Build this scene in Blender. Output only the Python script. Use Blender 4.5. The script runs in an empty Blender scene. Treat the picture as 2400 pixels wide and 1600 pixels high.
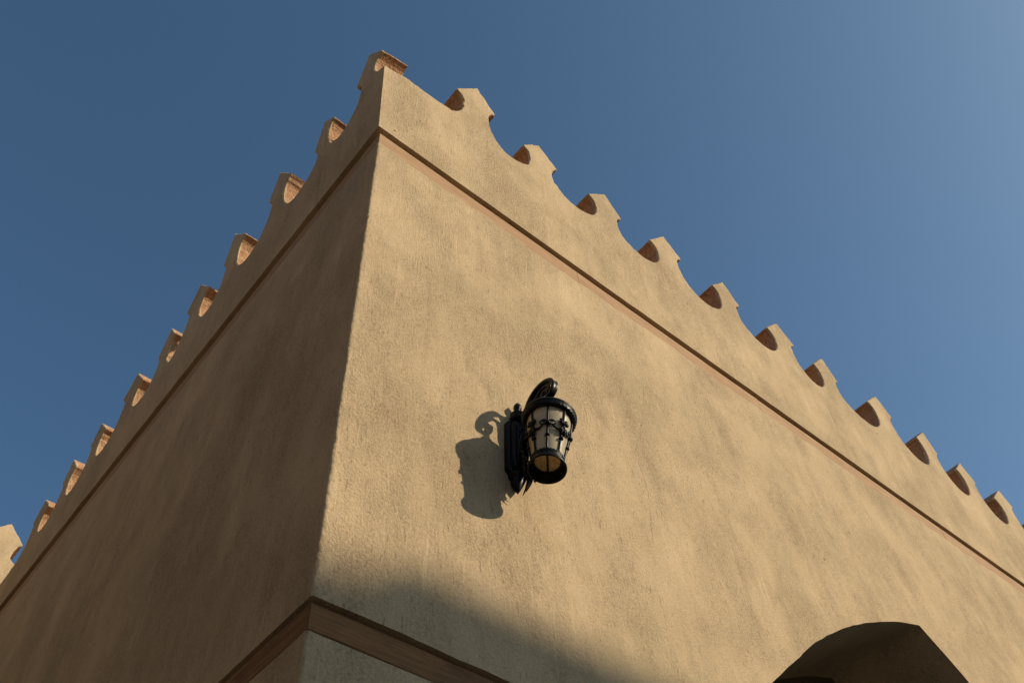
import bpy, math, random
from mathutils import Matrix, Vector, noise as mnoise

random.seed(11)
scene = bpy.context.scene
rad = math.radians

# ---------------------------------------------------------------- camera
cam_data = bpy.data.cameras.new('camera')
cam_data.sensor_fit = 'HORIZONTAL'
cam_data.sensor_width = 36.0
cam_data.lens = 36.0 * 2180.6 / 2400.0
cam_data.clip_start = 0.05
cam_data.clip_end = 2000.0
cam = bpy.data.objects.new('camera', cam_data)
scene.collection.objects.link(cam)
CAM = Vector((-0.98524, -1.90162, -1.61718))
right = Vector((0.765757, -0.641120, -0.050807))
up = Vector((-0.487790, -0.630467, 0.603798))
fwd = Vector((0.419139, 0.437579, 0.795517))
cam.matrix_world = Matrix((
    (right.x, up.x, -fwd.x, CAM.x),
    (right.y, up.y, -fwd.y, CAM.y),
    (right.z, up.z, -fwd.z, CAM.z),
    (0, 0, 0, 1)))
scene.camera = cam

# ---------------------------------------------------------------- sky and sun
SUN_AZ = 41.0      # degrees from the lit facade's normal towards its far end
SUN_EL = 29.8
S = Vector((math.cos(rad(SUN_EL)) * math.sin(rad(SUN_AZ)),
            -math.cos(rad(SUN_EL)) * math.cos(rad(SUN_AZ)),
            math.sin(rad(SUN_EL))))
world = bpy.data.worlds.new('World')
scene.world = world
world.use_nodes = True
wn = world.node_tree
sky = wn.nodes.new('ShaderNodeTexSky')
sky.sky_type = 'NISHITA'
sky.sun_disc = False
sky.sun_elevation = rad(SUN_EL)
sky.sun_rotation = math.atan2(S.x, S.y)
sky.altitude = 0.0
sky.air_density = 0.75
sky.dust_density = 1.9
sky.ozone_density = 4.0
bg = wn.nodes['Background']
bg.inputs['Strength'].default_value = 0.13
tint = wn.nodes.new('ShaderNodeMix')          # the picture's white balance: a touch less red, more green
tint.data_type = 'RGBA'
tint.blend_type = 'MULTIPLY'
tint.inputs[0].default_value = 1.0
tint.inputs[7].default_value = (0.905, 1.095, 1.01, 1.0)
wn.links.new(sky.outputs['Color'], tint.inputs[6])
wn.links.new(tint.outputs[2], bg.inputs['Color'])

sun_data = bpy.data.lights.new('sun', 'SUN')
sun_data.energy = 4.85
sun_data.angle = rad(0.55)
sun_data.color = (1.0, 0.85, 0.62)
sun = bpy.data.objects.new('sun', sun_data)
sun.rotation_euler = S.to_track_quat('Z', 'Y').to_euler()
sun.location = S * 60
scene.collection.objects.link(sun)

vs = scene.view_settings
vs.view_transform = 'Standard'
vs.look = 'None'
vs.exposure = 0.0
vs.gamma = 1.0
vs.use_curve_mapping = False
scene.render.engine = 'CYCLES'
scene.cycles.max_bounces = 8
scene.cycles.use_denoising = True

# ---------------------------------------------------------------- helpers
COL = scene.collection
GROUND = -3.2


def empty(name, loc, label=None, cat=None, group=None):
    o = bpy.data.objects.new(name, None)
    o.location = loc
    o.empty_display_size = 0.2
    COL.objects.link(o)
    if label:
        o['label'] = label
        o['category'] = cat
    if group:
        o['group'] = group
    return o


class MB:
    """collects faces for one mesh; points are given in world space"""

    def __init__(self):
        self.v, self.f, self.m, self.s = [], [], [], []

    def add(self, pts):
        i = len(self.v)
        self.v.extend([tuple(p) for p in pts])
        return list(range(i, i + len(pts)))

    def face(self, idx, mat=0, smooth=False):
        self.f.append(tuple(idx))
        self.m.append(mat)
        self.s.append(smooth)

    def poly(self, pts, mat=0):
        self.face(self.add(pts), mat)

    def strip(self, a, b, mat=0, smooth=False, closed=False):
        ia, ib = self.add(a), self.add(b)
        n = len(a)
        for k in range(n if closed else n - 1):
            k2 = (k + 1) % n
            self.face((ia[k], ia[k2], ib[k2], ib[k]), mat, smooth)

    def grid(self, rows, mat=0, smooth=True, cu=False, cv=False):
        nu, nv = len(rows), len(rows[0])
        base = len(self.v)
        for r in rows:
            self.v.extend([tuple(p) for p in r])
        for i in range(nu if cu else nu - 1):
            for j in range(nv if cv else nv - 1):
                i2, j2 = (i + 1) % nu, (j + 1) % nv
                self.face((base + i * nv + j, base + i * nv + j2,
                           base + i2 * nv + j2, base + i2 * nv + j), mat, smooth)

    def box(self, lo, hi, mat=0):
        x0, y0, z0 = lo
        x1, y1, z1 = hi
        i = self.add([(x0, y0, z0), (x1, y0, z0), (x1, y1, z0), (x0, y1, z0),
                      (x0, y0, z1), (x1, y0, z1), (x1, y1, z1), (x0, y1, z1)])
        for q in ((0, 3, 2, 1), (4, 5, 6, 7), (0, 1, 5, 4), (1, 2, 6, 5), (2, 3, 7, 6), (3, 0, 4, 7)):
            self.face([i[k] for k in q], mat)

    def lathe(self, prof, c=(0, 0, 0), n=40, mat=0, smooth=True, closed=False, wob=None):
        rows = []
        for r, z in prof:
            row = []
            for k in range(n):
                a = 2 * math.pi * k / n
                rr = r + (wob(a, z) if wob else 0)
                row.append((c[0] + rr * math.cos(a), c[1] + rr * math.sin(a), c[2] + z))
            rows.append(row)
        self.grid(rows, mat, smooth, closed, True)

    def tube(self, pts, radii, n=8, mat=0, flat=1.0, normal=None):
        """tube along pts; flat<1 squeezes it along 'normal'"""
        pts = [Vector(p) for p in pts]
        if not isinstance(radii, (list, tuple)):
            radii = [radii] * len(pts)
        rows = []
        ref = Vector(normal) if normal else Vector((0.31, 0.17, 0.93))
        for k, p in enumerate(pts):
            t = (pts[min(k + 1, len(pts) - 1)] - pts[max(k - 1, 0)]).normalized()
            a = (ref - t * ref.dot(t))
            if a.length < 1e-5:
                a = t.orthogonal()
            a.normalize()
            b = t.cross(a)
            rows.append([p + (a * math.cos(w) * flat + b * math.sin(w)) * radii[k]
                         for w in [2 * math.pi * j / n for j in range(n)]])
        self.grid(rows, mat, True, False, True)
        self.face(self.add(list(reversed(rows[0]))), mat)
        self.face(self.add(rows[-1]), mat)

    def build(self, name, mats, parent=None, recalc=True):
        me = bpy.data.meshes.new(name)
        me.from_pydata(self.v, [], self.f)
        if not isinstance(mats, (list, tuple)):
            mats = [mats]
        for m in mats:
            me.materials.append(m)
        for p, mi, sm in zip(me.polygons, self.m, self.s):
            p.material_index = mi
            p.use_smooth = sm
        me.update()
        if recalc:
            import bmesh
            bm = bmesh.new()
            bm.from_mesh(me)
            bmesh.ops.remove_doubles(bm, verts=bm.verts, dist=1e-5)
            bmesh.ops.recalc_face_normals(bm, faces=bm.faces)
            bm.to_mesh(me)
            bm.free()
        o = bpy.data.objects.new(name, me)
        COL.objects.link(o)
        if parent:
            o.parent = parent
            # points are in world space: cancel the transform of the whole chain
            w = Matrix.Identity(4)
            q = parent
            while q is not None:
                w = q.matrix_parent_inverse @ q.matrix_basis @ w if q.parent else q.matrix_basis @ w
                q = q.parent
            o.matrix_parent_inverse = w.inverted()
        return o


def N(x, y=0.0, z=0.0):
    return mnoise.noise(Vector((x, y, z)))


# ---------------------------------------------------------------- materials
def new_mat(name):
    m = bpy.data.materials.new(name)
    m.use_nodes = True
    nt = m.node_tree
    return m, nt, nt.nodes['Principled BSDF']


class NT:
    def __init__(self, nt):
        self.nt = nt

    def n(self, kind, **kw):
        nd = self.nt.nodes.new(kind)
        for k, v in kw.items():
            setattr(nd, k, v)
        return nd

    def link(self, a, b):
        self.nt.links.new(a, b)

    def setin(self, sock, v):
        if hasattr(v, 'is_output'):
            self.link(v, sock)
        else:
            sock.default_value = v

    def math(self, op, a, b=0.0, c=None, clamp=False):
        nd = self.n('ShaderNodeMath', operation=op)
        nd.use_clamp = clamp
        self.setin(nd.inputs[0], a)
        self.setin(nd.inputs[1], b)
        if c is not None:
            self.setin(nd.inputs[2], c)
        return nd.outputs[0]

    def noise(self, vec, scale, detail=4.0, rough=0.55, dist=0.0):
        nd = self.n('ShaderNodeTexNoise')
        self.link(vec, nd.inputs['Vector'])
        nd.inputs['Scale'].default_value = scale
        nd.inputs['Detail'].default_value = detail
        nd.inputs['Roughness'].default_value = rough
        nd.inputs['Distortion'].default_value = dist
        return nd.outputs['Fac']

    def mapping(self, vec, scale=(1, 1, 1), rot=(0, 0, 0), loc=(0, 0, 0)):
        nd = self.n('ShaderNodeMapping')
        self.link(vec, nd.inputs['Vector'])
        nd.inputs['Scale'].default_value = scale
        nd.inputs['Rotation'].default_value = rot
        nd.inputs['Location'].default_value = loc
        return nd.outputs['Vector']

    def ramp(self, v, lo, hi, a=0.0, b=1.0):
        nd = self.n('ShaderNodeMapRange')
        nd.interpolation_type = 'SMOOTHSTEP'
        self.setin(nd.inputs['Value'], v)
        nd.inputs['From Min'].default_value = lo
        nd.inputs['From Max'].default_value = hi
        nd.inputs['To Min'].default_value = a
        nd.inputs['To Max'].default_value = b
        return nd.outputs['Result']

    def mix(self, f, a, b, blend='MIX'):
        nd = self.n('ShaderNodeMix', data_type='RGBA', blend_type=blend)
        self.setin(nd.inputs[0], f)
        self.setin(nd.inputs[6], a)
        self.setin(nd.inputs[7], b)
        return nd.outputs[2]

    def bump(self, h, strength, dist, normal=None):
        nd = self.n('ShaderNodeBump')
        self.setin(nd.inputs['Strength'], strength)
        nd.inputs['Distance'].default_value = dist
        self.link(h, nd.inputs['Height'])
        if normal:
            self.link(normal, nd.inputs['Normal'])
        return nd.outputs['Normal']


def plaster_material(name, light, dark, crack=False):
    m, nt, bsdf = new_mat(name)
    t = NT(nt)
    P = t.n('ShaderNodeNewGeometry').outputs['Position']
    patch = t.noise(t.mapping(P, (1.9, 1.9, 1.25), (0.0, 0.2, 0.0), (3.1, 0, 1.7)), 1.0, 6, 0.74, 0.1)
    streak = t.noise(t.mapping(P, (12, 12, 2.0), (0.05, 0.08, 0.0)), 1.0, 3, 0.6)
    blot = t.noise(P, 1.25, 2, 0.55)
    mid = t.noise(t.mapping(P, (2.9, 2.9, 2.2), (0.0, 0.3, 0.0), (5, 2, 8)), 1.0, 3, 0.6)
    scr = t.noise(t.mapping(P, (105, 105, 19), (0.2, 0.38, 0.15)), 1.0, 2, 0.6)
    grain = t.noise(t.mapping(P, (1, 1, 1), (0.6, 0.8, 0.5)), 98, 4, 0.82)
    rough_patch = t.ramp(patch, 0.38, 0.66, 0.45, 1.05)
    f = t.math('MULTIPLY_ADD', blot, 0.5, 0.15)
    f = t.math('ADD', f, t.math('MULTIPLY', t.math('SUBTRACT', streak, 0.5), 0.42))
    f = t.math('ADD', f, t.math('MULTIPLY', t.math('SUBTRACT', patch, 0.5), 0.8))
    f = t.math('ADD', f, t.math('MULTIPLY', t.math('SUBTRACT', mid, 0.5), 0.9))
    wash = t.noise(t.mapping(P, (38, 38, 1.7), (0.0, 0.06, 0.0), (9, 1, 3)), 1.0, 2, 0.6)
    f = t.math('SUBTRACT', f, t.math('MULTIPLY', t.ramp(wash, 0.60, 0.72, 0.0, 0.35), t.ramp(mid, 0.42, 0.6)))
    drip = t.noise(t.mapping(P, (7.5, 7.5, 0.55), (0, 0, 0), (2, 6, 1)), 1.0, 3, 0.65)
    f = t.math('ADD', f, t.ramp(drip, 0.56, 0.74, 0.0, 0.18))
    g = t.math('MULTIPLY', t.math('SUBTRACT', grain, 0.5), 2.6)
    g = t.math('ADD', g, t.ramp(scr, 0.63, 0.73, 0.0, 1.0))
    g = t.math('SUBTRACT', g, t.ramp(scr, 0.24, 0.38, 0.35, 0.0))
    f = t.math('ADD', f, t.math('MULTIPLY', g, rough_patch), clamp=True)
    col = t.mix(f, (*light, 1), (*dark, 1))
    # grey-green weathering in broad faint patches
    col = t.mix(t.ramp(blot, 0.52, 0.75, 0.0, 0.35), col, (light[0] * 0.84, light[1] * 0.90, light[2] * 0.86, 1))
    # pin holes: sparse dark pits
    vor = t.n('ShaderNodeTexVoronoi', feature='F1')
    t.link(t.mapping(P, (1, 1, 1), (0.1, 0.4, 0.2)), vor.inputs['Vector'])
    vor.inputs['Scale'].default_value = 3.4
    sel = t.n('ShaderNodeSeparateColor')
    t.link(vor.outputs['Color'], sel.inputs[0])
    pit = t.math('MULTIPLY', t.math('LESS_THAN', t.math('ADD', vor.outputs['Distance'], t.math('MULTIPLY', grain, 0.03)), 0.042),
                 t.math('GREATER_THAN', sel.outputs[0], 0.45))
    # short hairline scratches left by the trowel
    sc2 = t.noise(t.mapping(P, (8, 8, 2.6), (0.5, 0.75, 0.2), (1, 4, 2)), 1.0, 1, 0.5)
    hair = t.math('LESS_THAN', t.math('ABSOLUTE', t.math('SUBTRACT', sc2, 0.60)), 0.0016)
    hair = t.math('MULTIPLY', hair, t.math('GREATER_THAN', patch, 0.58))
    fine = t.n('ShaderNodeTexVoronoi', feature='F1')
    t.link(t.mapping(P, (1, 1, 0.7), (0.3, 0.2, 0.6)), fine.inputs['Vector'])
    fine.inputs['Scale'].default_value = 21
    sel2 = t.n('ShaderNodeSeparateColor')
    t.link(fine.outputs['Color'], sel2.inputs[0])
    pit2 = t.math('MULTIPLY', t.ramp(fine.outputs['Distance'], 0.05, 0.13, 0.45, 0.0), t.math('GREATER_THAN', sel2.outputs[0], 0.90))
    marks = t.math('MAXIMUM', pit, t.math('MAXIMUM', pit2, t.math('MULTIPLY', hair, 0.22)))
    if crack:
        sep = t.n('ShaderNodeSeparateXYZ')
        t.link(P, sep.inputs[0])
        fc = t.n('ShaderNodeFloatCurve')
        cv = fc.mapping.curves[0]
        zs = [(0.60, 1.545), (0.70, 1.532), (0.867, 1.521), (0.97, 1.571), (1.055, 1.576), (1.33, 1.619), (1.567, 1.587), (1.967, 1.741), (2.311, 1.808)]
        pts = [((z - 0.5) / 2.0, (x - 1.4) / 0.5) for z, x in zs]
        cv.points[0].location = pts[0]
        cv.points[1].location = pts[-1]
        for q in pts[1:-1]:
            cv.points.new(*q)
        for q in cv.points:
            q.handle_type = 'VECTOR'
        fc.mapping.update()
        t.link(t.math('MULTIPLY', t.math('SUBTRACT', sep.outputs[2], 0.5), 0.5), fc.inputs['Value'])
        cx = t.math('MULTIPLY_ADD', fc.outputs[0], 0.5, 1.4)
        wob = t.math('MULTIPLY', t.math('SUBTRACT', t.noise(P, 22, 3, 0.6), 0.5), 0.03)
        d = t.math('ABSOLUTE', t.math('SUBTRACT', t.math('ADD', sep.outputs[0], wob), cx))
        cr = t.ramp(d, 0.0012, 0.0036, 1.0, 0.0)
        cr = t.math('MULTIPLY', cr, t.math('MULTIPLY', t.math('GREATER_THAN', sep.outputs[2], 0.6), t.math('LESS_THAN', sep.outputs[2], 2.3)))
        cr = t.math('MULTIPLY', cr, t.math('LESS_THAN', sep.outputs[1], 0.02))
        cr = t.math('MULTIPLY', cr, t.ramp(t.noise(P, 5, 2), 0.36, 0.60, 0.0, 0.42))
        marks = t.math('MAXIMUM', marks, cr)
    col = t.mix(marks, col, (dark[0] * 0.22, dark[1] * 0.2, dark[2] * 0.18, 1))
    t.link(col, bsdf.inputs['Base Color'])
    bsdf.inputs['Roughness'].default_value = 0.95
    bsdf.inputs['Specular IOR Level'].default_value = 0.12
    # one height field in metres: hand-trowelled swells, sand grain, strokes, pits
    gr = t.math('ADD', t.math('MULTIPLY', t.math('SUBTRACT', grain, 0.5), 0.0085), t.math('MULTIPLY', t.math('SUBTRACT', scr, 0.5), 0.0036))
    h = t.math('MULTIPLY', gr, rough_patch)
    nrm = t.bump(h, 1.0, 1.0)
    t.link(nrm, bsdf.inputs['Normal'])
    return m


def terracotta_material():
    m, nt, bsdf = new_mat('raw_terracotta')
    t = NT(nt)
    P = t.n('ShaderNodeNewGeometry').outputs['Position']
    a = t.noise(P, 16, 4, 0.65, 0.4)
    b = t.noise(P, 70, 4, 0.7)
    c = t.noise(P, 3.5, 3, 0.5)
    f = t.math('ADD', t.math('MULTIPLY', a, 0.6), t.math('MULTIPLY', b, 0.55))
    col = t.mix(t.ramp(f, 0.38, 0.78), (0.56, 0.33, 0.19, 1), (0.37, 0.19, 0.10, 1))
    col = t.mix(t.ramp(c, 0.45, 0.7, 0, 0.5), col, (0.50, 0.33, 0.20, 1))
    pit = t.math('LESS_THAN', t.noise(P, 95, 2, 0.5), 0.40)
    col = t.mix(t.math('MULTIPLY', pit, 0.4), col, (0.12, 0.055, 0.03, 1))
    t.link(col, bsdf.inputs['Base Color'])
    bsdf.inputs['Roughness'].default_value = 0.95
    bsdf.inputs['Specular IOR Level'].default_value = 0.1
    h = t.math('ADD', a, t.math('MULTIPLY', b, 0.8))
    h = t.math('SUBTRACT', h, t.math('MULTIPLY', pit, 0.5))
    t.link(t.bump(h, 1.0, 0.014), bsdf.inputs['Normal'])
    return m


def wood_material(name, pale, mid, dark):
    m, nt, bsdf = new_mat(name)
    t = NT(nt)
    P = t.n('ShaderNodeNewGeometry').outputs['Position']
    g = t.noise(t.mapping(P, (2.2, 2.2, 46)), 1.0, 5, 0.65, 1.2)
    g2 = t.noise(t.mapping(P, (7, 7, 170)), 1.0, 3, 0.6, 0.5)
    b = t.noise(P, 2.6, 3, 0.6)
    col = t.mix(t.ramp(g, 0.32, 0.68), (*pale, 1), (*mid, 1))
    col = t.mix(t.ramp(b, 0.45, 0.7, 0, 0.55), col, (*mid, 1))
    col = t.mix(t.ramp(g2, 0.52, 0.72, 0, 0.75), col, (*dark, 1))
    t.link(col, bsdf.inputs['Base Color'])
    bsdf.inputs['Roughness'].default_value = 0.85
    bsdf.inputs['Specular IOR Level'].default_value = 0.2
    t.link(t.bump(t.math('ADD', g, g2), 0.6, 0.003), bsdf.inputs['Normal'])
    return m


def iron_material():
    m, nt, bsdf = new_mat('black_painted_iron')
    t = NT(nt)
    P = t.n('ShaderNodeNewGeometry').outputs['Position']
    a = t.noise(P, 60, 4, 0.6)
    t.link(t.mix(t.ramp(a, 0.4, 0.75), (0.004, 0.004, 0.004, 1), (0.012, 0.011, 0.010, 1)), bsdf.inputs['Base Color'])
    t.link(t.ramp(a, 0.3, 0.7, 0.30, 0.50), bsdf.inputs['Roughness'])
    bsdf.inputs['Specular IOR Level'].default_value = 0.16
    t.link(t.bump(t.noise(P, 220, 3, 0.6), 0.25, 0.0012), bsdf.inputs['Normal'])
    return m


def shade_material():
    m, nt, bsdf = new_mat('cream_frosted_glass')
    t = NT(nt)
    P = t.n('ShaderNodeNewGeometry').outputs['Position']
    a = t.noise(P, 24, 3, 0.5)
    col = t.mix(t.ramp(a, 0.3, 0.7), (0.62, 0.53, 0.37, 1), (0.70, 0.61, 0.44, 1))
    t.link(col, bsdf.inputs['Base Color'])
    bsdf.inputs['Roughness'].default_value = 0.32
    tr = t.n('ShaderNodeBsdfTranslucent')
    t.link(col, tr.inputs['Color'])
    mx = t.n('ShaderNodeMixShader')
    mx.inputs[0].default_value = 0.45
    t.link(bsdf.outputs[0], mx.inputs[1])
    t.link(tr.outputs[0], mx.inputs[2])
    t.link(mx.outputs[0], nt.nodes['Material Output'].inputs['Surface'])
    return m


def amber_material():
    m, nt, bsdf = new_mat('amber_inner_glass')
    t = NT(nt)
    P = t.n('ShaderNodeNewGeometry').outputs['Position']
    a = t.noise(P, 45, 4, 0.6, 1.2)
    col = t.mix(t.ramp(a, 0.35, 0.7), (0.95, 0.74, 0.38, 1), (0.66, 0.44, 0.18, 1))
    t.link(col, bsdf.inputs['Base Color'])
    bsdf.inputs['Roughness'].default_value = 0.25
    tr = t.n('ShaderNodeBsdfTranslucent')
    t.link(col, tr.inputs['Color'])
    mx = t.n('ShaderNodeMixShader')
    mx.inputs[0].default_value = 0.6
    t.link(bsdf.outputs[0], mx.inputs[1])
    t.link(tr.outputs[0], mx.inputs[2])
    t.link(mx.outputs[0], nt.nodes['Material Output'].inputs['Surface'])
    return m


def simple_material(name, a, b, scale, rough=0.9):
    m, nt, bsdf = new_mat(name)
    t = NT(nt)
    P = t.n('ShaderNodeNewGeometry').outputs['Position']
    col = t.mix(t.ramp(t.noise(P, scale, 5, 0.6), 0.3, 0.7), (*a, 1), (*b, 1))
    t.link(col, bsdf.inputs['Base Color'])
    bsdf.inputs['Roughness'].default_value = rough
    t.link(t.bump(t.noise(P, scale * 12, 3), 0.4, 0.01), bsdf.inputs['Normal'])
    return m


PL_L, PL_D = (0.61, 0.456, 0.285), (0.335, 0.242, 0.146)
PLASTER = plaster_material('sand_plaster', PL_L, PL_D)
PLASTER_CR = plaster_material('cracked_sand_plaster', PL_L, PL_D, crack=True)
TERRA = terracotta_material()
WOOD = wood_material('sun_bleached_board', (0.45, 0.285, 0.165), (0.35, 0.205, 0.11), (0.20, 0.112, 0.058))
WOOD_DARK = wood_material('brown_board', (0.27, 0.138, 0.06), (0.17, 0.083, 0.034), (0.06, 0.028, 0.011))
IRON = iron_material()
SHADE = shade_material()
AMBER = amber_material()
PAVING = simple_material('sandy_paving', (0.46, 0.335, 0.21), (0.37, 0.265, 0.165), 0.8)
ROOFING = simple_material('roof_screed', (0.36, 0.29, 0.2), (0.28, 0.22, 0.15), 3.0)
WINDOW = simple_material('dark_window_glass', (0.02, 0.025, 0.03), (0.03, 0.035, 0.04), 2.0, 0.1)
DARKWALL = simple_material('dark_rendered_wall', (0.20, 0.15, 0.105), (0.155, 0.118, 0.08), 1.5)
SHUTTER = simple_material('brown_timber', (0.16, 0.09, 0.05), (0.10, 0.055, 0.03), 6.0, 0.7)

# ---------------------------------------------------------------- ground
g = MB()
g.poly([(-300, -300, GROUND), (300, -300, GROUND), (300, 300, GROUND), (-300, 300, GROUND)])
go = g.build('ground', PAVING)
go['kind'] = 'structure'

# ---------------------------------------------------------------- the corner building
bld = empty('building', (0, 0, GROUND), 'sand plastered crenellated building corner filling the picture, with arch and timber bands', 'building')

XEND, YEND = 12.0, 5.65
Z_UP0, Z_UP1 = 0.018, 2.872     # plaster field between the two timber bands
STRIP_TOP = 3.0
PAR_Z = 3.026                   # underside of the parapet
WALL_T = 0.65
EL, KL, ER, KR = -0.016, -0.046, -0.012, -0.036


def xl(z):
    return EL + KL * (z - 3)


def yr(z):
    return ER + KR * (z - 3)


def edge_jit(u, seed, amp=0.006):
    return amp * (N(u * 2.1, seed) * 1.2 + N(u * 9.0, seed + 5) * 0.7 + N(u * 31.0, seed + 9) * 0.35)


def frange(a, b, step):
    n = max(1, int(round(abs(b - a) / step)))
    return [a + (b - a) * k / n for k in range(n + 1)]


# arch outline in the facade plane (x, z), from the left springing to the right one
ARCH = [(1.76, -3.2), (1.76, -2.0), (1.76, -1.0), (1.765, -0.5), (1.78, -0.2), (1.83, 0.05), (1.92, 0.25), (2.03, 0.41), (2.174, 0.559),
        (2.382, 0.735), (2.638, 0.945), (2.79, 1.05), (2.946, 1.148), (3.10, 1.239), (3.266, 1.323), (3.45, 1.412),
        (3.651, 1.496), (3.80, 1.552), (3.932, 1.593), (4.074, 1.488), (4.238, 1.351), (4.45, 1.17), (4.72, 0.96),
        (5.0, 0.76), (5.3, 0.53), (5.55, 0.27), (5.7, 0.0), (5.78, -0.3), (5.8, -0.7), (5.8, -2.0), (5.8, -3.2)]


def dense(pl, step=0.05, amp=0.006):
    out = []
    for (a, b), (c, d) in zip(pl[:-1], pl[1:]):
        n = max(1, int(math.hypot(c - a, d - b) / step))
        for k in range(n):
            t = k / n
            out.append((a + (c - a) * t, b + (d - b) * t))
    out.append(pl[-1])
    return [(x + edge_jit(z * 1.3 + x, 3.0, amp), z + edge_jit(x * 1.3 - z, 8.0, amp)) for x, z in out]


arch = dense(ARCH)
arch[0] = (arch[0][0], -3.2)
arch[-1] = (arch[-1][0], -3.2)
CW = 0.06       # width of the modelled corner rounding


def corner_rows(z0, z1, f0=None, f1=None):
    """rounded, uneven plaster arris between the two faces"""
    r = 0.011
    cols = []
    for d in (CW, 0.046, 0.034, 0.025, 0.018):
        cols.append((0.0, d, -1, 0, (CW - d) / CW))
    for k in range(7):
        a = math.pi - (math.pi / 2) * -k / 6   # pi .. 3pi/2
        cols.append((r + r * math.cos(a), r + r * math.sin(a), math.cos(a), math.sin(a), 1.0))
    for d in (0.018, 0.025, 0.034, 0.046, CW):
        cols.append((d, 0.0, 0, -1, (CW - d) / CW))
    rows = []
    for z in frange(z0, z1, 0.008):
        low = 0.005 * N(0.7, z * 1.7) + 0.004 * N(4.7, z * 6.0)
        row = []
        for (x, y, nx, ny, w) in cols:
            w2 = w * w * (3 - 2 * w)
            d = w2 * (low + 0.0022 * N(x * 60, y * 60, z * 55) + 0.0016 * N(x * 130 + 9, y * 130, z * 130))
            row.append((x + nx * d, y + ny * d, z))
        rows.append(row)
    return rows


def facade_section(name, z0, z1, jit0, jit1, with_arch, xs=None):
    """plaster field on both street faces, edges a little uneven, with returns"""
    m = MB()
    top = lambda u, s: z1 + (edge_jit(u, s, 0.019) if jit1 else 0)
    bot = lambda u, s: z0 + (edge_jit(u, s, 0.004) if jit0 else 0)
    # right (sunny) face
    spans = [(CW, XEND)]
    if with_arch == 'upper':
        a_in = [p for p in arch if p[1] > z0 + 0.02]
        bl = [(u, bot(u, 1)) for u in frange(CW, a_in[0][0] - 0.03, 0.05)]
        br = [(u, bot(u, 1)) for u in frange(a_in[-1][0] + 0.03, XEND, 0.25)]
        tp = [(u, top(u, 2)) for u in frange(XEND, CW, 0.04)]
        m.poly([(x, 0, z) for x, z in bl + a_in + br + tp])
        for seq in (tp, bl, br):
            m.strip([(x, 0, z) for x, z in seq], [(x, 0.03, z) for x, z in seq])
    else:
        ar = [p for p in arch[:len(arch) // 2] if p[1] < z1 - 0.02]
        tp = [(u, top(u, 2)) for u in frange(ar[-1][0] - 0.02, CW, 0.05)]
        m.poly([(x, 0, z) for x, z in [(CW, z0)] + ar + tp])
        m.strip([(x, 0, z) for x, z in tp], [(x, 0.03, z) for x, z in tp])
        m2 = MB()
        ar = [p for p in arch[len(arch) // 2:] if p[1] < z1 - 0.02]
        tp = [(u, top(u, 2)) for u in frange(XEND, ar[0][0] + 0.02, 0.25)]
        m2.poly([(x, 0, z) for x, z in ar + [(XEND, z0)] + tp])
        m2.strip([(x, 0, z) for x, z in tp], [(x, 0.03, z) for x, z in tp])
        m2.build(name, PLASTER, bld, recalc=False)
    # left (shaded) face
    tp = [(u, top(u, 6)) for u in frange(YEND, CW, 0.04)]
    bt = [(u, bot(u, 7)) for u in frange(CW, YEND, 0.05)]
    m.poly([(0, y, z) for y, z in bt + tp])
    m.strip([(0, y, z) for y, z in tp], [(0.03, y, z) for y, z in tp])
    m.strip([(0, y, z) for y, z in bt], [(0.03, y, z) for y, z in bt])
    # arris
    rows = corner_rows(z0, z1)
    m.grid(rows, 0, True)
    for rw in (rows[0], rows[-1]):
        m.poly([(p[0], p[1], p[2]) for p in rw] + [(CW, CW, rw[0][2])])
    return m.build(name, PLASTER_CR if with_arch == 'upper' else PLASTER, bld, recalc=False)


facade_section('plaster_wall', Z_UP0, Z_UP1, True, True, 'upper')
facade_section('plaster_wall', GROUND, -0.094, False, False, 'lower')

# backing behind the joints, arch soffit, inner face, roof: closes the volume
m = MB()
a_low = [p for p in arch]
m.strip([(x, 0, z) for x, z in arch], [(x, WALL_T, z) for x, z in arch], 0, True)
so = m.build('arch_soffit', PLASTER, bld, recalc=False)
m = MB()
for z0, z1 in ((-0.10, 0.02), (2.84, 3.3)):
    if z0 < 0:
        m.poly([(0.028, 0.028, z0), (1.76, 0.028, z0), (1.76, 0.028, z1), (0.028, 0.028, z1)])
        m.poly([(5.75, 0.028, z0), (XEND, 0.028, z0), (XEND, 0.028, z1), (5.75, 0.028, z1)])
    else:
        m.poly([(0.028, 0.028, z0), (XEND, 0.028, z0), (XEND, 0.028, z1), (0.028, 0.028, z1)])
    m.poly([(0.028, 0.028, z0), (0.028, YEND, z0), (0.028, YEND, z1), (0.028, 0.028, z1)])
m.poly([(x, WALL_T, z) for x, z in [(0.1, -3.2)] + arch + [(XEND, -3.2), (XEND, 2.3), (0.1, 2.3)]])
m.poly([(XEND, 0, -3.2), (XEND, 9, -3.2), (XEND, 9, 3.3), (XEND, 0, 3.3)])
m.poly([(0, 9, -3.2), (XEND, 9, -3.2), (XEND, 9, 3.3), (0, 9, 3.3)])
m.poly([(0.1, 0.4, -3.2), (0.1, 9, -3.2), (0.1, 9, 2.3), (0.1, 0.4, 2.3)])
m.build('inner_wall', PLASTER, bld, recalc=False)
m = MB()
m.box((0.04, 0.04, 2.3), (XEND - 0.02, 8.98, 3.28))
m.build('roof', ROOFING, bld)

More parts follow.
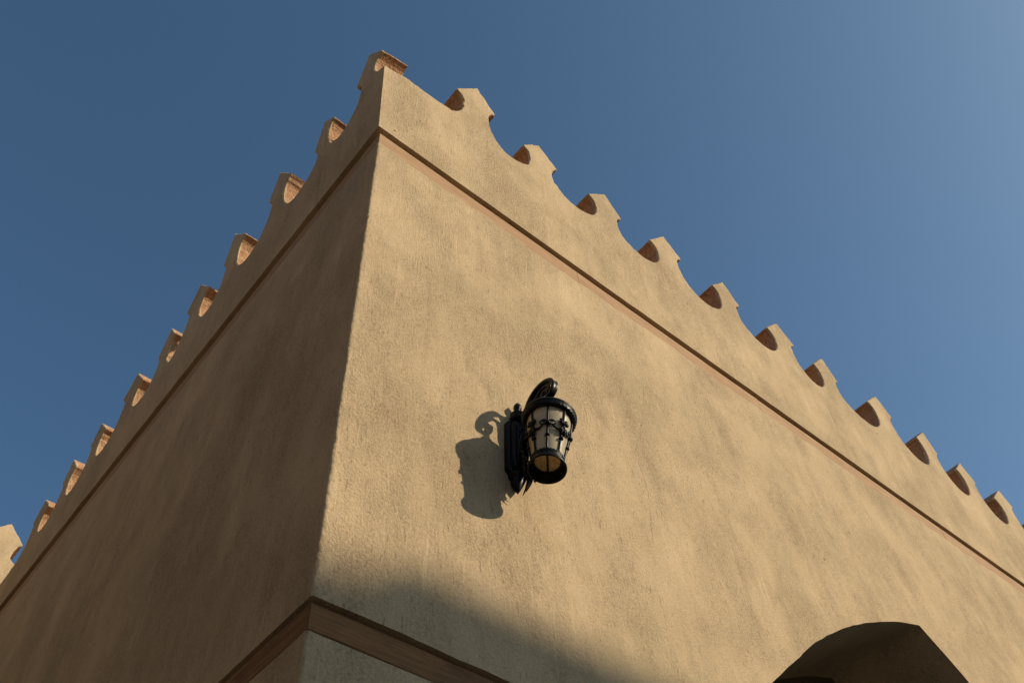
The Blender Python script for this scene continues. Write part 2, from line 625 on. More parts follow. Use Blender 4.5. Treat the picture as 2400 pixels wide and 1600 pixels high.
# ---- timber bands, board by board
def boards(band_name, z0, z1, wood, cuts_r, cuts_l, depth):
    band = empty(band_name, (0, 0, 0))
    band.parent = bld
    band.matrix_parent_inverse = bld.matrix_basis.inverted()
    for seq, side in ((cuts_r, 'r'), (cuts_l, 'l')):
        for a, b in seq:
            m = MB()
            off = depth + 0.002 * random.random()
            us = frange(a + 0.0015, b - 0.0015, 0.06)
            lo, hi = [], []
            for u in us:
                lo.append((u, z0 + 0.004 * N(u * 3, a)))
                hi.append((u, z1 + 0.004 * N(u * 2.3, a + 4) + 0.002 * N(u * 11, a + 7)))
            def W(u, d, z):
                return (u, d, z) if side == 'r' else (d, u, z)
            ch = 0.003
            m.strip([W(u, off, z + ch) for u, z in lo], [W(u, off, z - ch) for u, z in hi])
            m.strip([W(u, off, z - ch) for u, z in hi], [W(u, off + ch, z) for u, z in hi])
            m.strip([W(u, off, z + ch) for u, z in lo], [W(u, off + ch, z) for u, z in lo])
            m.strip([W(u, off + ch, z) for u, z in hi], [W(u, 0.0275, z) for u, z in hi])
            m.strip([W(u, off + ch, z) for u, z in lo], [W(u, 0.0275, z) for u, z in lo])
            for k in (0, -1):
                u = us[k]
                m.poly([W(u, off, lo[k][1]), W(u, off, hi[k][1]), W(u, 0.0275, hi[k][1]), W(u, 0.0275, lo[k][1])])
            m.build('board', wood, band, recalc=False)
    return band


boards('upper_timber_band', 2.845, STRIP_TOP, WOOD, [(0.006, 1.42), (1.42, 3.05), (3.05, 5.18), (5.18, 7.4), (7.4, 9.6), (9.6, 12)],
       [(0.009, 1.7), (1.7, 3.6), (3.6, 5.64)], 0.005)
boards('lower_timber_band', -0.0885, -0.001, WOOD_DARK, [(0.004, 1.74), (5.85, 8.0), (8.0, 12)], [(0.0075, 2.1), (2.1, 4.0), (4.0, 5.64)], 0.003)

# ---- parapets with their merlons
R_M = [(0.48, 4.231, 0.647, 4.476, 0.801, 4.266), (1.047, 4.15, 1.191, 4.31, 1.347, 4.147), (1.646, 4.149, 1.822, 4.338, 1.955, 4.136),
       (2.254, 4.157, 2.442, 4.389, 2.592, 4.222), (2.936, 4.193, 3.111, 4.385, 3.234, 4.179), (3.567, 4.181, 3.758, 4.385, 3.912, 4.217),
       (4.144, 4.165, 4.343, 4.378, 4.454, 4.165), (4.903, 4.232, 5.134, 4.449, 5.267, 4.265), (5.628, 4.246, 5.857, 4.463, 5.94, 4.24),
       (6.246, 4.232, 6.422, 4.406, 6.563, 4.24), (6.871, 4.23, 7.132, 4.469, 7.271, 4.326), (7.56, 4.23, 7.76, 4.45, 7.92, 4.24), (8.2, 4.22, 8.4, 4.44, 8.55, 4.25)]
R_N = [None, 3.823, 3.805, 3.80, 3.81, 3.82, 3.83, 3.83, 3.85, 3.855, 3.86, 3.86, 3.86, 3.86]
L_M = [(0.012, 4.111, 0.144, 4.311, 0.271, 4.037), (0.532, 4.053, 0.65, 4.172, 0.726, 3.871), (1.039, 4.054, 1.23, 4.338, 1.313, 4.053),
       (1.628, 4.055, 1.838, 4.31, 1.899, 3.993), (2.1, 3.954, 2.302, 4.206, 2.432, 3.996), (2.592, 3.93, 2.703, 4.091, 2.807, 3.854),
       (3.057, 3.859, 3.238, 4.088, 3.403, 3.935), (3.663, 3.845, 3.839, 4.047, 3.931, 3.866), (4.2, 3.87, 4.354, 4.057, 4.436, 3.861),
       (4.676, 3.806, 4.851, 3.988, 5.001, 3.833)]
L_N = [None, 3.60, 3.55, 3.57, 3.56, 3.53, 3.52, 3.50, 3.50, 3.49, 3.46]
T_PAR = 0.25
ZB_R, ZB_L = 3.70, 3.40
Z_COR = 3.785


def qbez(p, c, q, n):
    return [((1 - t) ** 2 * p[0] + 2 * t * (1 - t) * c[0] + t * t * q[0],
             (1 - t) ** 2 * p[1] + 2 * t * (1 - t) * c[1] + t * t * q[1]) for t in [k / n for k in range(n + 1)]]


def half(un, zn, stem, zc, lu, lz):
    """notch bottom -> stem -> undercut -> lip"""
    pts = []
    for k in range(12):
        a = math.pi / 2 * k / 11
        pts.append((un + (stem - un) * math.sin(a), zc - (zc - zn) * math.cos(a)))
    zt = lz - 0.12
    pts.append((stem, zt))
    pts += qbez((stem, zt), (stem, lz - 0.040), (lu, lz - 0.015), 6)[1:]
    pts.append((lu, lz))
    return pts


def resample(pl, step=0.018, amp=0.0036, seed=0.0):
    out = []
    for (a, b), (c, d) in zip(pl[:-1], pl[1:]):
        n = max(1, int(math.hypot(c - a, d - b) / step))
        for k in range(n):
            t = k / n
            out.append((a + (c - a) * t, b + (d - b) * t))
    out.append(pl[-1])
    res = []
    for i, (u, z) in enumerate(out):
        w = 0.0 if i in (0, len(out) - 1) else 1.0
        if N(u * 9 + seed, z * 9, 4.4) > 0.32:
            w *= 2.6          # knocked or patched spots
        res.append((u + w * amp * (N(u * 25, z * 25, seed) * 1.3 + N(u * 70, z * 70, seed + 3)),
                    z + w * amp * (N(u * 25 + 7, z * 25, seed) * 1.3 + N(u * 70 + 7, z * 70, seed + 3))))
    return res


def merlon_mesh(W, prof, seamL, seamR, t=T_PAR, rise=0.0, back_rise=0.0):
    """W(u, depth, z) -> world. prof: open outline; seams: lists of (u,z) from bottom to top"""
    m = MB()
    c = 0.006
    n = len(prof)
    ins = []
    for i, (u, z) in enumerate(prof):
        a = prof[max(i - 1, 0)]
        b = prof[min(i + 1, n - 1)]
        du, dz = b[0] - a[0], b[1] - a[1]
        L = math.hypot(du, dz) or 1
        nu, nz = dz / L, -du / L        # inward (profile runs left to right over the top)
        if i in (0, n - 1):
            nu, nz = 0, -1
        k = c * (1.0 + 0.6 * N(u * 30, z * 30, 2.2))
        ins.append((u + nu * k, z + nz * k))
    front = [W(u, 0, z) for u, z in seamL + ins] + [W(u, 0, z) for u, z in reversed(seamR)]
    m.poly(front, 0)
    m.strip([W(u, 0, z) for u, z in ins], [W(u, c, z) for u, z in prof], 0, False)
    ds = [c, t * 0.33, t * 0.66, t]
    rows = []
    for k, d in enumerate(ds):
        rows.append([W(u + (0.003 * N(u * 20, z * 20, d * 40) if 0 < k < 3 else 0), d,
                       z + rise * d + (0.003 * N(u * 20 + 5, z * 20, d * 40) if 0 < k < 3 else 0)) for u, z in prof])
    # plaster laps raggedly round the front edge before the raw terracotta begins
    lap = [W(u, c + 0.004 + 0.020 * max(0.0, 0.25 + N(u * 14, z * 14, 6.6)), z + rise * c) for u, z in prof]
    m.strip(rows[0], lap, 0, False)
    m.strip(lap, rows[1], 1, False)
    for ra, rb in zip(rows[1:-1], rows[2:]):
        m.strip(ra, rb, 1, False)
    m.poly([W(u, t, z) for u, z in seamL] + rows[-1] + [W(u, t, z) for u, z in reversed(seamR)], 0)
    return m


def WR(u, d, z):
    return (u, yr(z) + d, z)


def WL(u, d, z):
    return (xl(z) + d, u, z)


def cjit(z):
    return 0.0, 0.0      # both faces stay true planes up to the arris


CORZ = frange(PAR_Z, Z_COR, 0.02)


def corner_u(side, z):
    dx, dy = cjit(z)
    return (xl(z) + dx) if side == 'r' else (yr(z) + dy)


def corner_pt(z):
    dx, dy = cjit(z)
    return (xl(z) + dx, yr(z) + dy, z)


def make_parapet(side, data, notch, zb, u_end, W, extra=None):
    par_empty_name = 'parapet'
    # base wall below the notches
    m = MB()
    us = frange(0.04, u_end, 0.04)
    low = [(u, PAR_Z - 0.0045 * min(1.0, u / 5) + edge_jit(u, 21 if side == 'r' else 27, 0.0045)) for u in us]
    zc = [z for z in CORZ if z <= zb + 1e-6]
    corner = [corner_pt(z) for z in zc]
    if zc[-1] < zb:
        corner.append(corner_pt(zb))
    front = [corner[0]] + [W(u, 0, z) for u, z in low] + [W(u_end, 0, zb)] + list(reversed(corner[1:]))
    m.poly(front)
    lowp = [corner[0]] + [W(u, 0, z) for u, z in low]
    lowb = [(0.03, 0.03, PAR_Z)] + [((u, 0.03, PAR_Z) if side == 'r' else (0.03, u, PAR_Z)) for u in us]
    m.strip(lowp, lowb)
    m.poly([W(0.3, T_PAR, PAR_Z), W(u_end, T_PAR, PAR_Z), W(u_end, T_PAR, zb), W(0.3, T_PAR, zb)])
    m.strip([W(0.02, 0.0004, zb - 0.03), W(u_end, 0.0004, zb - 0.03)], [W(0.02, 0.0004, zb + 0.03), W(u_end, 0.0004, zb + 0.03)])
    par = m.build('parapet', PLASTER, bld, recalc=False)
    n = len(data)
    for i, (lu, lz, pu, pz, ru, rz) in enumerate(data):
        mid = (lu + ru) / 2
        w = (ru - lu)
        k_st = 0.32 if side == 'r' else 0.27
        sl, sr = mid - k_st * w - 0.004, mid + k_st * w + 0.004
        # notch centres
        nr_u = (ru + data[i + 1][0]) / 2 if i + 1 < n else ru + 0.14
        nr_z = notch[i + 1]
        if i == 0:
            zt = Z_COR
            uc = corner_u(side, zt)
            if side == 'r':
                left = [(uc, zt), (0.0, 3.80), (0.06, 3.822), (0.13, 3.836), (0.24, 3.832), (0.33, 3.838), (0.40, 3.852)]
                left += half(0.40, 3.852, 0.537, 4.07, lu, lz)[1:]
            else:
                left = [(uc, zt), (0.03, 3.832), (0.056, 3.88), (0.076, 3.945), (0.082, 3.985), (0.080, 4.015), (0.070, 4.045), (0.046, 4.075), (0.004, 4.098), (lu - 0.008, lz)]
            zs = [z for z in CORZ if zb - 1e-6 < z < zt - 1e-6]
            seamL = [(corner_u(side, zb), zb)] + [(corner_u(side, z), z) for z in zs if z > zb + 1e-6]
        else:
            nl_u = (data[i - 1][4] + lu) / 2
            zcl = lz - 0.15
            left = half(nl_u, notch[i], sl, zcl, lu, lz)
            seamL = [(nl_u, zb)]
        zcr = rz - 0.15
        rightp = [p for p in reversed(half(nr_u, nr_z, sr, zcr, ru, rz))]
        prof = left + [(pu, pz)] + rightp
        prof = resample(prof, seed=i * 1.7 + (50 if side == 'l' else 0))
        first_corner = (i == 0)
        if first_corner:
            # the first seam follows the uneven arris exactly
            def W0(u, d, z, W=W, uc=uc):
                return W(u, d, z)
            def Wc(u, d, z):
                if d == 0 and abs(u - corner_u(side, z)) < 1e-9:
                    return corner_pt(z)
                return W(u, d, z)
            mm = merlon_mesh(Wc, prof, seamL, [(nr_u, zb)], rise=0.3 if side == 'l' else 0.0, t=0.2 if side == 'l' else T_PAR)
        else:
            mm = merlon_mesh(W, prof, seamL, [(nr_u, zb)])
        mm.build('merlon', [PLASTER, TERRA], par, recalc=False)
    # coping after the last merlon
    lu_end = (data[-1][4] + 0.14)
    zt = notch[-1]
    prof = resample([(lu_end, zt), (lu_end + 0.3, zt - 0.02), (u_end, zt - 0.02)], 0.05, 0.002)
    mm = merlon_mesh(W, prof, [(lu_end, zb)], [(u_end, zb)])
    mm.build('coping', [PLASTER, TERRA], par, recalc=False)
    return par


make_parapet('r', R_M, R_N, ZB_R, XEND, WR)
make_parapet('l', L_M, L_N, ZB_L, YEND + 0.2, WL)

# ---------------------------------------------------------------- wing behind the far end of the shaded wall
wing = empty('building_wing', (-3, YEND, GROUND), 'sunlit crenellated wing wall peeking out beyond the shaded wall at far left', 'building')
WY = YEND
m = MB()
m.box((-6.0, WY, GROUND), (-0.002, 9.0, 3.2))
m.build('wall', PLASTER, wing)
m = MB()
m.poly([(-6, WY - 0.02, 3.2), (1.6, WY - 0.02, 3.2), (1.6, WY - 0.02, 3.42), (-6, WY - 0.02, 3.42)])
m.poly([(-6, WY - 0.02, 3.2), (1.6, WY - 0.02, 3.2), (1.6, WY + 0.3, 3.2), (-6, WY + 0.3, 3.2)])
m.poly([(-6, WY + 0.23, 3.2), (1.6, WY + 0.23, 3.2), (1.6, WY + 0.23, 3.42), (-6, WY + 0.23, 3.42)])
wp = m.build('parapet', PLASTER, wing, recalc=False)


def WW(u, d, z):
    return (u, WY - 0.02 + d, z)


WM = [(-1.47, 4.07, -1.31, 4.25, -1.15, 4.08), (-0.85, 4.08, -0.69, 4.26, -0.53, 4.07), (-0.30, 4.09, -0.128, 4.245, 0.03, 4.085), (0.29, 4.08, 0.45, 4.25, 0.62, 4.08)]
for i, (lu, lz, pu, pz, ru, rz) in enumerate(WM):
    nl = (WM[i - 1][4] + lu) / 2 if i else lu - 0.15
    nr = (WM[i + 1][0] + ru) / 2 if i < 3 else ru + 0.15
    mid, w = (lu + ru) / 2, ru - lu
    prof = half(nl, 3.85, mid - 0.36 * w, lz - 0.16, lu, lz) + [(pu, pz)] + list(reversed(half(nr, 3.85, mid + 0.36 * w, rz - 0.16, ru, rz)))
    merlon_mesh(WW, resample(prof, seed=80 + i), [(nl, 3.42)], [(nr, 3.42)]).build('merlon', [PLASTER, TERRA], wp, recalc=False)

# ---------------------------------------------------------------- wall lantern
LX, LZ = 0.795, 1.08
lan = empty('wall_lantern', (LX, 0, LZ), 'black wrought iron wall lantern with cream glass shade, fixed to the sunlit wall', 'lantern')
lan.rotation_euler = (0, rad(2.8), 0)
LM = lan.matrix_basis.copy()


class LMB(MB):
    """lantern mesh: local coordinates x right, o outward from the wall, z up"""

    def build_l(self, name, mats, parent, tilt=None):
        self.v = [(p[0], -p[1], p[2]) for p in self.v]
        if tilt:
            R = tilt
            self.v = [tuple(R @ Vector(p)) for p in self.v]
        me_obj = self.build(name, mats, None, True)
        me_obj.parent = parent
        return me_obj


# back plate: long moulded plaque with stepped ends
def plaque(mb, w, z0, z1, d0, d1, cut, bev=0.006):
    out = [(-w, z0 + cut), (-w + cut * 0.45, z0 + cut * 0.35), (-w + cut, z0), (w - cut, z0), (w - cut * 0.45, z0 + cut * 0.35), (w, z0 + cut),
           (w, z1 - cut), (w - cut * 0.45, z1 - cut * 0.35), (w - cut, z1), (-w + cut, z1), (-w + cut * 0.45, z1 - cut * 0.35), (-w, z1 - cut)]
    cz = (z0 + z1) / 2
    inn = [(x * (1 - bev / w), cz + (z - cz) * (1 - bev / (z1 - cz))) for x, z in out]
    mb.strip([(x, d0, z) for x, z in out], [(x, d1 - bev, z) for x, z in out], 0, False, True)
    mb.strip([(x, d1 - bev, z) for x, z in out], [(x, d1, z) for x, z in inn], 0, False, True)
    mb.poly([(x, d1, z) for x, z in inn])


b = LMB()
plaque(b, 0.050, -0.165, 0.150, 0.0, 0.030, 0.022)
plaque(b, 0.038, -0.145, 0.130, 0.030, 0.050, 0.016)
plaque(b, 0.026, -0.125, 0.110, 0.050, 0.060, 0.012, 0.004)
plate = b.build_l('back_plate', IRON, lan)
# moulded crest above and pendant below the plate
b = LMB()
b.lathe([(0.0, 0.148), (0.034, 0.150), (0.038, 0.160), (0.030, 0.168), (0.024, 0.176), (0.030, 0.184), (0.032, 0.192), (0.024, 0.201), (0.014, 0.208)], (0, 0.030, 0), 24)
b.build_l('crest', IRON, plate)
b = LMB()
b.lathe([(0.0, 0.207), (0.012, 0.209), (0.009, 0.218), (0.013, 0.226), (0.018, 0.238), (0.017, 0.250), (0.011, 0.262), (0.005, 0.272), (0.0, 0.278)], (0, 0.030, 0), 20)
b.build_l('finial', IRON, plate)
b = LMB()
b.lathe([(0.0, -0.163), (0.034, -0.166), (0.037, -0.174), (0.029, -0.183), (0.024, -0.194), (0.026, -0.206), (0.020, -0.222), (0.012, -0.240), (0.0, -0.262)], (-0.004, 0.022, 0), 24)
b.build_l('pendant', IRON, plate)


# acanthus leaf curling outward under the plate
def leaf_lobe(mb, base, tip, bulge, wid, thick=0.006):
    base, tip, bulge = Vector(base), Vector(tip), Vector(bulge)
    pts, rr = [], []
    for k in range(11):
        t = k / 10
        pts.append(base * (1 - t) ** 2 + bulge * 2 * t * (1 - t) + tip * t * t)
        rr.append(max(0.0012, wid * math.sin(math.pi * min(1, 0.12 + t * 0.88)) ** 0.8))
    mb.tube(pts, rr, 8, 0, 0.5, (0, 1, 0.3))


b = LMB()
for sx in (-1, 1):
    for (dx, z0, zt, ot, bo, wd) in ((0.012, -0.12, -0.262, 0.052, 0.120, 0.011), (0.026, -0.11, -0.228, 0.086, 0.135, 0.011),
                                     (0.036, -0.10, -0.192, 0.104, 0.138, 0.010), (0.042, -0.085, -0.155, 0.108, 0.132, 0.009)):
        leaf_lobe(b, (sx * dx * 0.4, 0.045, z0), (sx * dx, ot, zt), (sx * dx * 1.4, bo, (z0 + zt) / 2 - 0.012), wd)
    for (cx, co, cz, r) in ((0.026, 0.094, -0.222, 0.012), (0.037, 0.108, -0.184, 0.011), (0.043, 0.108, -0.148, 0.009)):
        pts = [(sx * cx, co + r * (1 - 0.07 * q) * math.cos(q * 0.7), cz + r * (1 - 0.07 * q) * math.sin(q * 0.7)) for q in range(10)]
        b.tube(pts, 0.0046, 7)
leaf_lobe(b, (0, 0.05, -0.10), (0, 0.046, -0.285), (0, 0.135, -0.20), 0.013)
b.build_l('acanthus_leaf', IRON, plate)
b = LMB()
for sx in (-1, 1):
    for (z0, s) in ((0.06, 1), (-0.05, -1)):
        pts = []
        for q in range(22):
            a = q / 21 * 2.6 * math.pi
            r = 0.020 * (1 - q / 26)
            pts.append((sx * (0.012 + 0.010 * math.sin(a) * 0.6), 0.064 + 0.004 * math.cos(a), z0 + s * r * math.cos(a)))
        b.tube(pts, 0.004, 6)
    b.tube([(sx * 0.018, 0.062, -0.10), (sx * 0.022, 0.066, -0.02), (sx * 0.012, 0.066, 0.05)], [0.003, 0.006, 0.003], 8)
b.build_l('plate_relief', IRON, plate)

# goose-neck arm: rises from the plate, curls over and down to the lantern's neck
AO = 0.200     # lantern axis distance from the wall
# arm and head lean a few degrees to the right of the plate
LEAN_ARM = Matrix.Translation((0, 0, -0.26)) @ Matrix.Rotation(rad(2.4), 4, 'Y') @ Matrix.Translation((0, 0, 0.266))
LEAN = Matrix.Translation((0, 0, -0.26)) @ Matrix.Rotation(rad(3.6), 4, 'Y') @ Matrix.Translation((0, 0, 0.26))


def spiral(c, r0, r1, a0, a1, n):
    return [(0, c[0] + (r0 + (r1 - r0) * k / n) * math.cos(a0 + (a1 - a0) * k / n),
             c[1] + (r0 + (r1 - r0) * k / n) * math.sin(a0 + (a1 - a0) * k / n)) for k in range(n + 1)]


b = LMB()
path = [(0, 0.055, -0.02), (0, 0.064, 0.03), (0, 0.066, 0.08), (0, 0.066, 0.13), (0, 0.071, 0.170), (0, 0.085, 0.213), (0, 0.108, 0.246),
        (0, 0.140, 0.266), (0, 0.176, 0.270), (0, 0.208, 0.259), (0, 0.231, 0.237), (0, 0.241, 0.209), (0, 0.236, 0.181), (0, 0.219, 0.161), (0, 0.196, 0.155),
        (0, 0.178, 0.165), (0, 0.170, 0.183), (0, 0.175, 0.200), (0, 0.189, 0.207), (0, 0.201, 0.200), (0, 0.202, 0.188), (0, 0.194, 0.182)]


def smooth(path, n=4):
    pts = [Vector(p) for p in path]
    out = []
    for i in range(len(pts) - 1):
        p0, p1, p2, p3 = pts[max(i - 1, 0)], pts[i], pts[i + 1], pts[min(i + 2, len(pts) - 1)]
        for k in range(n):
            t = k / n
            out.append(0.5 * ((2 * p1) + (p2 - p0) * t + (2 * p0 - 5 * p1 + 4 * p2 - p3) * t * t + (3 * p1 - p0 - 3 * p2 + p3) * t ** 3))
    out.append(pts[-1])
    return out


sp = smooth(path)
nr = len(sp)


def ribbon(mb, pts, w, th):
    """flat iron strap: width w across (local x), thickness th in the plane of the curl"""
    rows = []
    for k, p in enumerate(pts):
        t = (pts[min(k + 1, len(pts) - 1)] - pts[max(k - 1, 0)]).normalized()
        nrm = Vector((1, 0, 0)).cross(t).normalized()
        ww = w[k] if isinstance(w, list) else w
        tt = th[k] if isinstance(th, list) else th
        prof = [(-1, -0.55), (-0.8, -1), (0.8, -1), (1, -0.55), (1, 0.55), (0.8, 1), (0.3, 0.72), (-0.3, 0.72), (-0.8, 1), (-1, 0.55)]
        rows.append([p + Vector((1, 0, 0)) * (a * ww) + nrm * (c * tt) for a, c in prof])
    mb.grid(rows, 0, True, False, True)
    mb.face(mb.add(list(reversed(rows[0]))))
    mb.face(mb.add(rows[-1]))


ribbon(b, sp, [0.0215 - 0.011 * k / nr for k in range(nr)], [0.0105 - 0.0045 * k / nr for k in range(nr)])
arm = b.build_l('arm', IRON, lan, LEAN_ARM)
b = LMB()
path2 = [(0, 0.066, 0.02), (0, 0.085, 0.045), (0, 0.100, 0.085), (0, 0.104, 0.13), (0, 0.108, 0.165), (0, 0.120, 0.200), (0, 0.142, 0.226), (0, 0.170, 0.240), (0, 0.198, 0.234),
         (0, 0.214, 0.214), (0, 0.210, 0.194), (0, 0.196, 0.186)]
sp2 = smooth(path2)
ribbon(b, sp2, 0.011, [0.0085 - 0.003 * k / len(sp2) for k in range(len(sp2))])
b.build_l('inner_scroll', IRON, arm, LEAN_ARM)

# lantern head, hung from the curl; leans a touch outward
TILT = LEAN @ Matrix.Translation((0, -AO, 0.15)) @ Matrix.Rotation(rad(2.0), 4, 'X') @ Matrix.Diagonal((1.03, 1.03, 0.955, 1)) @ Matrix.Translation((0, AO, -0.15))
AC = (0, AO, 0)
b = LMB()
b.lathe([(0.0, 0.165), (0.010, 0.160), (0.013, 0.150), (0.009, 0.142), (0.016, 0.136), (0.021, 0.130), (0.017, 0.123), (0.022, 0.117), (0.0, 0.115)], AC, 24)
b.build_l('neck', IRON, lan, TILT)
b = LMB()
b.lathe([(0.020, 0.118), (0.030, 0.110), (0.050, 0.094), (0.070, 0.073), (0.084, 0.054), (0.092, 0.044), (0.096, 0.036)], AC, 48)
b.lathe([(0.096, 0.036), (0.1035, 0.034), (0.1075, 0.027), (0.107, 0.020), (0.102, 0.014), (0.103, 0.008), (0.100, 0.001), (0.094, -0.003), (0.086, -0.001), (0.083, 0.006), (0.083, 0.030), (0.090, 0.036)], AC, 96,
        wob=lambda a, z: 0.0034 * math.cos(a * 40) if -0.002 < z < 0.012 else 0.0)
hood = b.build_l('hood', IRON, lan, TILT)

glass_prof = [(0.0815, 0.006), (0.0835, -0.010), (0.0825, -0.03), (0.0795, -0.06), (0.0745, -0.10), (0.0685, -0.14), (0.0625, -0.18), (0.0575, -0.215), (0.0545, -0.232)]
b = LMB()
b.lathe(glass_prof, AC, 56)
b.lathe([(r - 0.003, z) for r, z in glass_prof], AC, 56)
b.build_l('glass_shade', SHADE, lan, TILT)


def grad(z):
    """outer radius of the glass at height z"""
    for (r0, z0), (r1, z1) in zip(glass_prof[:-1], glass_prof[1:]):
        if z1 <= z <= z0:
            return r0 + (r1 - r0) * (z0 - z) / (z0 - z1)
    return glass_prof[-1][0]


# flared foot ring with a roped upper edge, dark funnel inside
b = LMB()
b.lathe([(0.0545, -0.226), (0.0600, -0.224), (0.0635, -0.229), (0.0630, -0.235), (0.0590, -0.240), (0.0610, -0.248), (0.0660, -0.259), (0.0705, -0.267),
         (0.0725, -0.273), (0.0715, -0.279), (0.0685, -0.281), (0.0660, -0.277), (0.0610, -0.262), (0.0550, -0.247), (0.0480, -0.240), (0.0470, -0.234), (0.0530, -0.230)], AC, 72, closed=True,
        wob=lambda a, z: 0.0026 * math.cos(a * 30) if z > -0.236 else 0.0)
b.build_l('foot_ring', IRON, lan, TILT)
b = LMB()
b.lathe([(0.0, -0.225), (0.020, -0.227), (0.036, -0.231), (0.0490, -0.236)], AC, 40)
b.build_l('amber_lens', AMBER, lan, TILT)
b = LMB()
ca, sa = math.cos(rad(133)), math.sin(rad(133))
b.tube([(ca * r, AO + sa * r, -0.2375 + 0.010 * (1 - (r / 0.048) ** 2)) for r in frange(-0.047, 0.047, 0.008)], 0.0042, 8)  # dark rod standing in for the central rib's reflection/shadow in the lens
b.build_l('rib_reflection_bar', IRON, lan, TILT)

# eight ribs with collars, and scrolled swags between them
NR = 8
PH = rad(43)


def on_glass(a, z, off=0.004):
    r = grad(z) + off
    return (r * math.cos(a), AO + r * math.sin(a), z)


def og(a, z, off):
    return on_glass(a, z - 0.040, off)


def curl(mb, a, z, r, turns, start, tw, r0=0.0036, r1=0.0020, off=0.007):
    pts = []
    for q in range(20):
        w = start + tw * q / 19 * turns * 2 * math.pi
        rq = r * (1 - 0.7 * q / 19)
        pts.append(og(a + rq * math.cos(w) / 0.078, z + rq * math.sin(w), off))
    mb.tube(pts, [r0 + (r1 - r0) * q / 19 for q in range(20)], 6)


for k in range(NR):
    a = PH + 2 * math.pi * k / NR
    b = LMB()
    zs = frange(0.004, -0.232, 0.012)
    b.tube([on_glass(a, z, 0.0030) for z in zs], [0.0044] * len(zs), 8)
    c = Vector(on_glass(a, -0.160, 0.004))
    b.lathe([(0, 0.007), (0.005, 0.0065), (0.0052, 0.003), (0.0095, 0.002), (0.0095, -0.002), (0.0055, -0.003), (0.005, -0.007), (0, -0.008)], c, 12)
    b.build_l('rib', IRON, lan, TILT)
    b = LMB()
    if k % 2 == 0:
        # clasp with a pair of C-scrolls
        c = Vector(og(a, -0.062, 0.006))
        b.lathe([(0, 0.006), (0.0105, 0.005), (0.0115, 0), (0.0105, -0.005), (0, -0.006)], c, 12)
        for sgn in (-1, 1):
            curl(b, a + sgn * 0.21, -0.058, 0.0155, 1.35, math.pi / 2 + sgn * math.pi / 2, -sgn)
    else:
        # tall leaf spray up and down the rib
        for sgn in (-1, 1):
            for (z0, z1, da, rr) in ((-0.062, -0.018, 0.10, 0.0042), (-0.055, -0.034, 0.20, 0.0038), (-0.068, -0.105, 0.10, 0.0034), (-0.066, -0.088, 0.17, 0.0030)):
                pts = [og(a + sgn * da * math.sin(t * 1.9), z0 + (z1 - z0) * t, 0.004 + 0.007 * math.sin(math.pi * t)) for t in [q / 9 for q in range(10)]]
                b.tube(pts, [0.0016 + 1.35 * rr * math.sin(math.pi * (q + 0.4) / 10) for q in range(10)], 7)
            curl(b, a + sgn * 0.13, -0.030, 0.008, 1.2, 0.4, sgn)
        c = Vector(og(a, -0.062, 0.007))
        b.lathe([(0, 0.008), (0.006, 0.005), (0.008, 0), (0.006, -0.005), (0, -0.009)], c, 10)
    b.build_l('rib_ornament', IRON, lan, TILT)
for k in range(NR):
    a0 = PH + 2 * math.pi * k / NR
    a1 = a0 + 2 * math.pi / NR
    b = LMB()
    ends = (0.20, 0.05) if k % 2 == 0 else (0.05, 0.20)
    pts = []
    for q in range(20):
        t = q / 19
        ang = a0 + ends[0] + (a1 - a0 - ends[0] - ends[1]) * t
        pts.append(og(ang, -0.066 - 0.016 * math.sin(math.pi * t), 0.006))
    b.tube(pts, [0.0022 + 0.0025 * math.sin(math.pi * q / 19) for q in range(20)], 7)
    b.build_l('scroll_swag', IRON, lan, TILT)

# lamp holder inside the shade
b = LMB()
b.lathe([(0.0, 0.03), (0.018, 0.03), (0.018, -0.03), (0.014, -0.036), (0.0, -0.036)], AC, 20)
b.lathe([(0.012, -0.036), (0.016, -0.05), (0.028, -0.075), (0.031, -0.095), (0.026, -0.115), (0.012, -0.128), (0.0, -0.131)], AC, 24, 1)
b.build_l('bulb', [IRON, SHADE], lan, TILT)

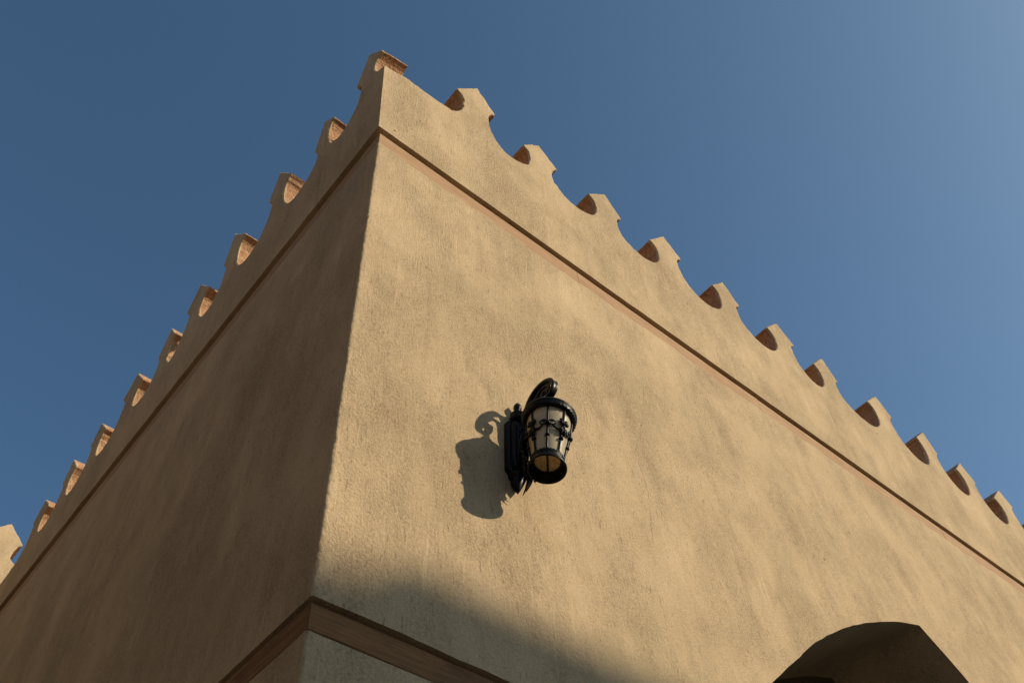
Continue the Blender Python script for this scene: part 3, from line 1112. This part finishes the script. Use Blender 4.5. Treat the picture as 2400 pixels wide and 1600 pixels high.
# ---------------------------------------------------------------- building across the yard (behind the camera): its roof edge shades the foot of the sunny wall
YC = 13.0
sh_x = math.tan(rad(SUN_AZ)) * YC
sh_z = math.tan(rad(SUN_EL)) / math.cos(rad(SUN_AZ)) * YC
TOPZ = 0.29 + sh_z
nb = empty('building', (sh_x + 8, -YC - 4, GROUND), 'plain sand coloured building across the yard behind the viewer', 'building')
x_step = 0.30 + sh_x
m = MB()
m.box((x_step, -YC - 8, GROUND), (x_step + 22, -YC, TOPZ))
m.box((x_step - 9, -YC - 8, GROUND), (x_step - 0.001, -YC, TOPZ - 0.13))
m.build('wall', PLASTER, nb)
for fl in range(3):
    for c in range(9):
        xw = x_step - 7.5 + c * 3.2
        zw = GROUND + 1.0 + fl * 3.1
        m = MB()
        m.box((xw, -YC, zw), (xw + 1.1, -YC + 0.06, zw + 1.5))
        f = m.build('window', SHUTTER, nb)
        m = MB()
        m.box((xw + 0.1, -YC + 0.05, zw + 0.1), (xw + 1.0, -YC + 0.065, zw + 1.4))
        m.build('pane', WINDOW, f)


# ---------------------------------------------------------------- unseen building added across the lane to bounce warm light onto the shaded wall
XO = -6.5
ob = empty('building', (XO - 3, 3, GROUND), 'dark brown building across the lane, left of the viewer, added unseen for warm bounce light', 'building')
m = MB()
m.box((XO - 6, -6, GROUND), (XO, 14, 6.0))
m.build('wall', DARKWALL, ob)
m = MB()
m.box((XO - 0.3, -6, 6.0), (XO + 0.03, 14, 6.5))
op = m.build('parapet', DARKWALL, ob)
for k in range(12):
    y0 = -5.5 + k * 1.6
    m = MB()
    m.box((XO - 0.29, y0, 6.5), (XO + 0.03, y0 + 0.8, 7.0))
    m.build('merlon', DARKWALL, op)
for fl in range(3):
    for c in range(5):
        yw, zw = -4.5 + c * 4.0, GROUND + 1.0 + fl * 3.0
        m = MB()
        m.box((XO, yw, zw), (XO + 0.05, yw + 1.0, zw + 1.5))
        f = m.build('window', SHUTTER, ob)
        m = MB()
        m.box((XO + 0.045, yw + 0.1, zw + 0.1), (XO + 0.056, yw + 0.9, zw + 1.4))
        m.build('pane', WINDOW, f)
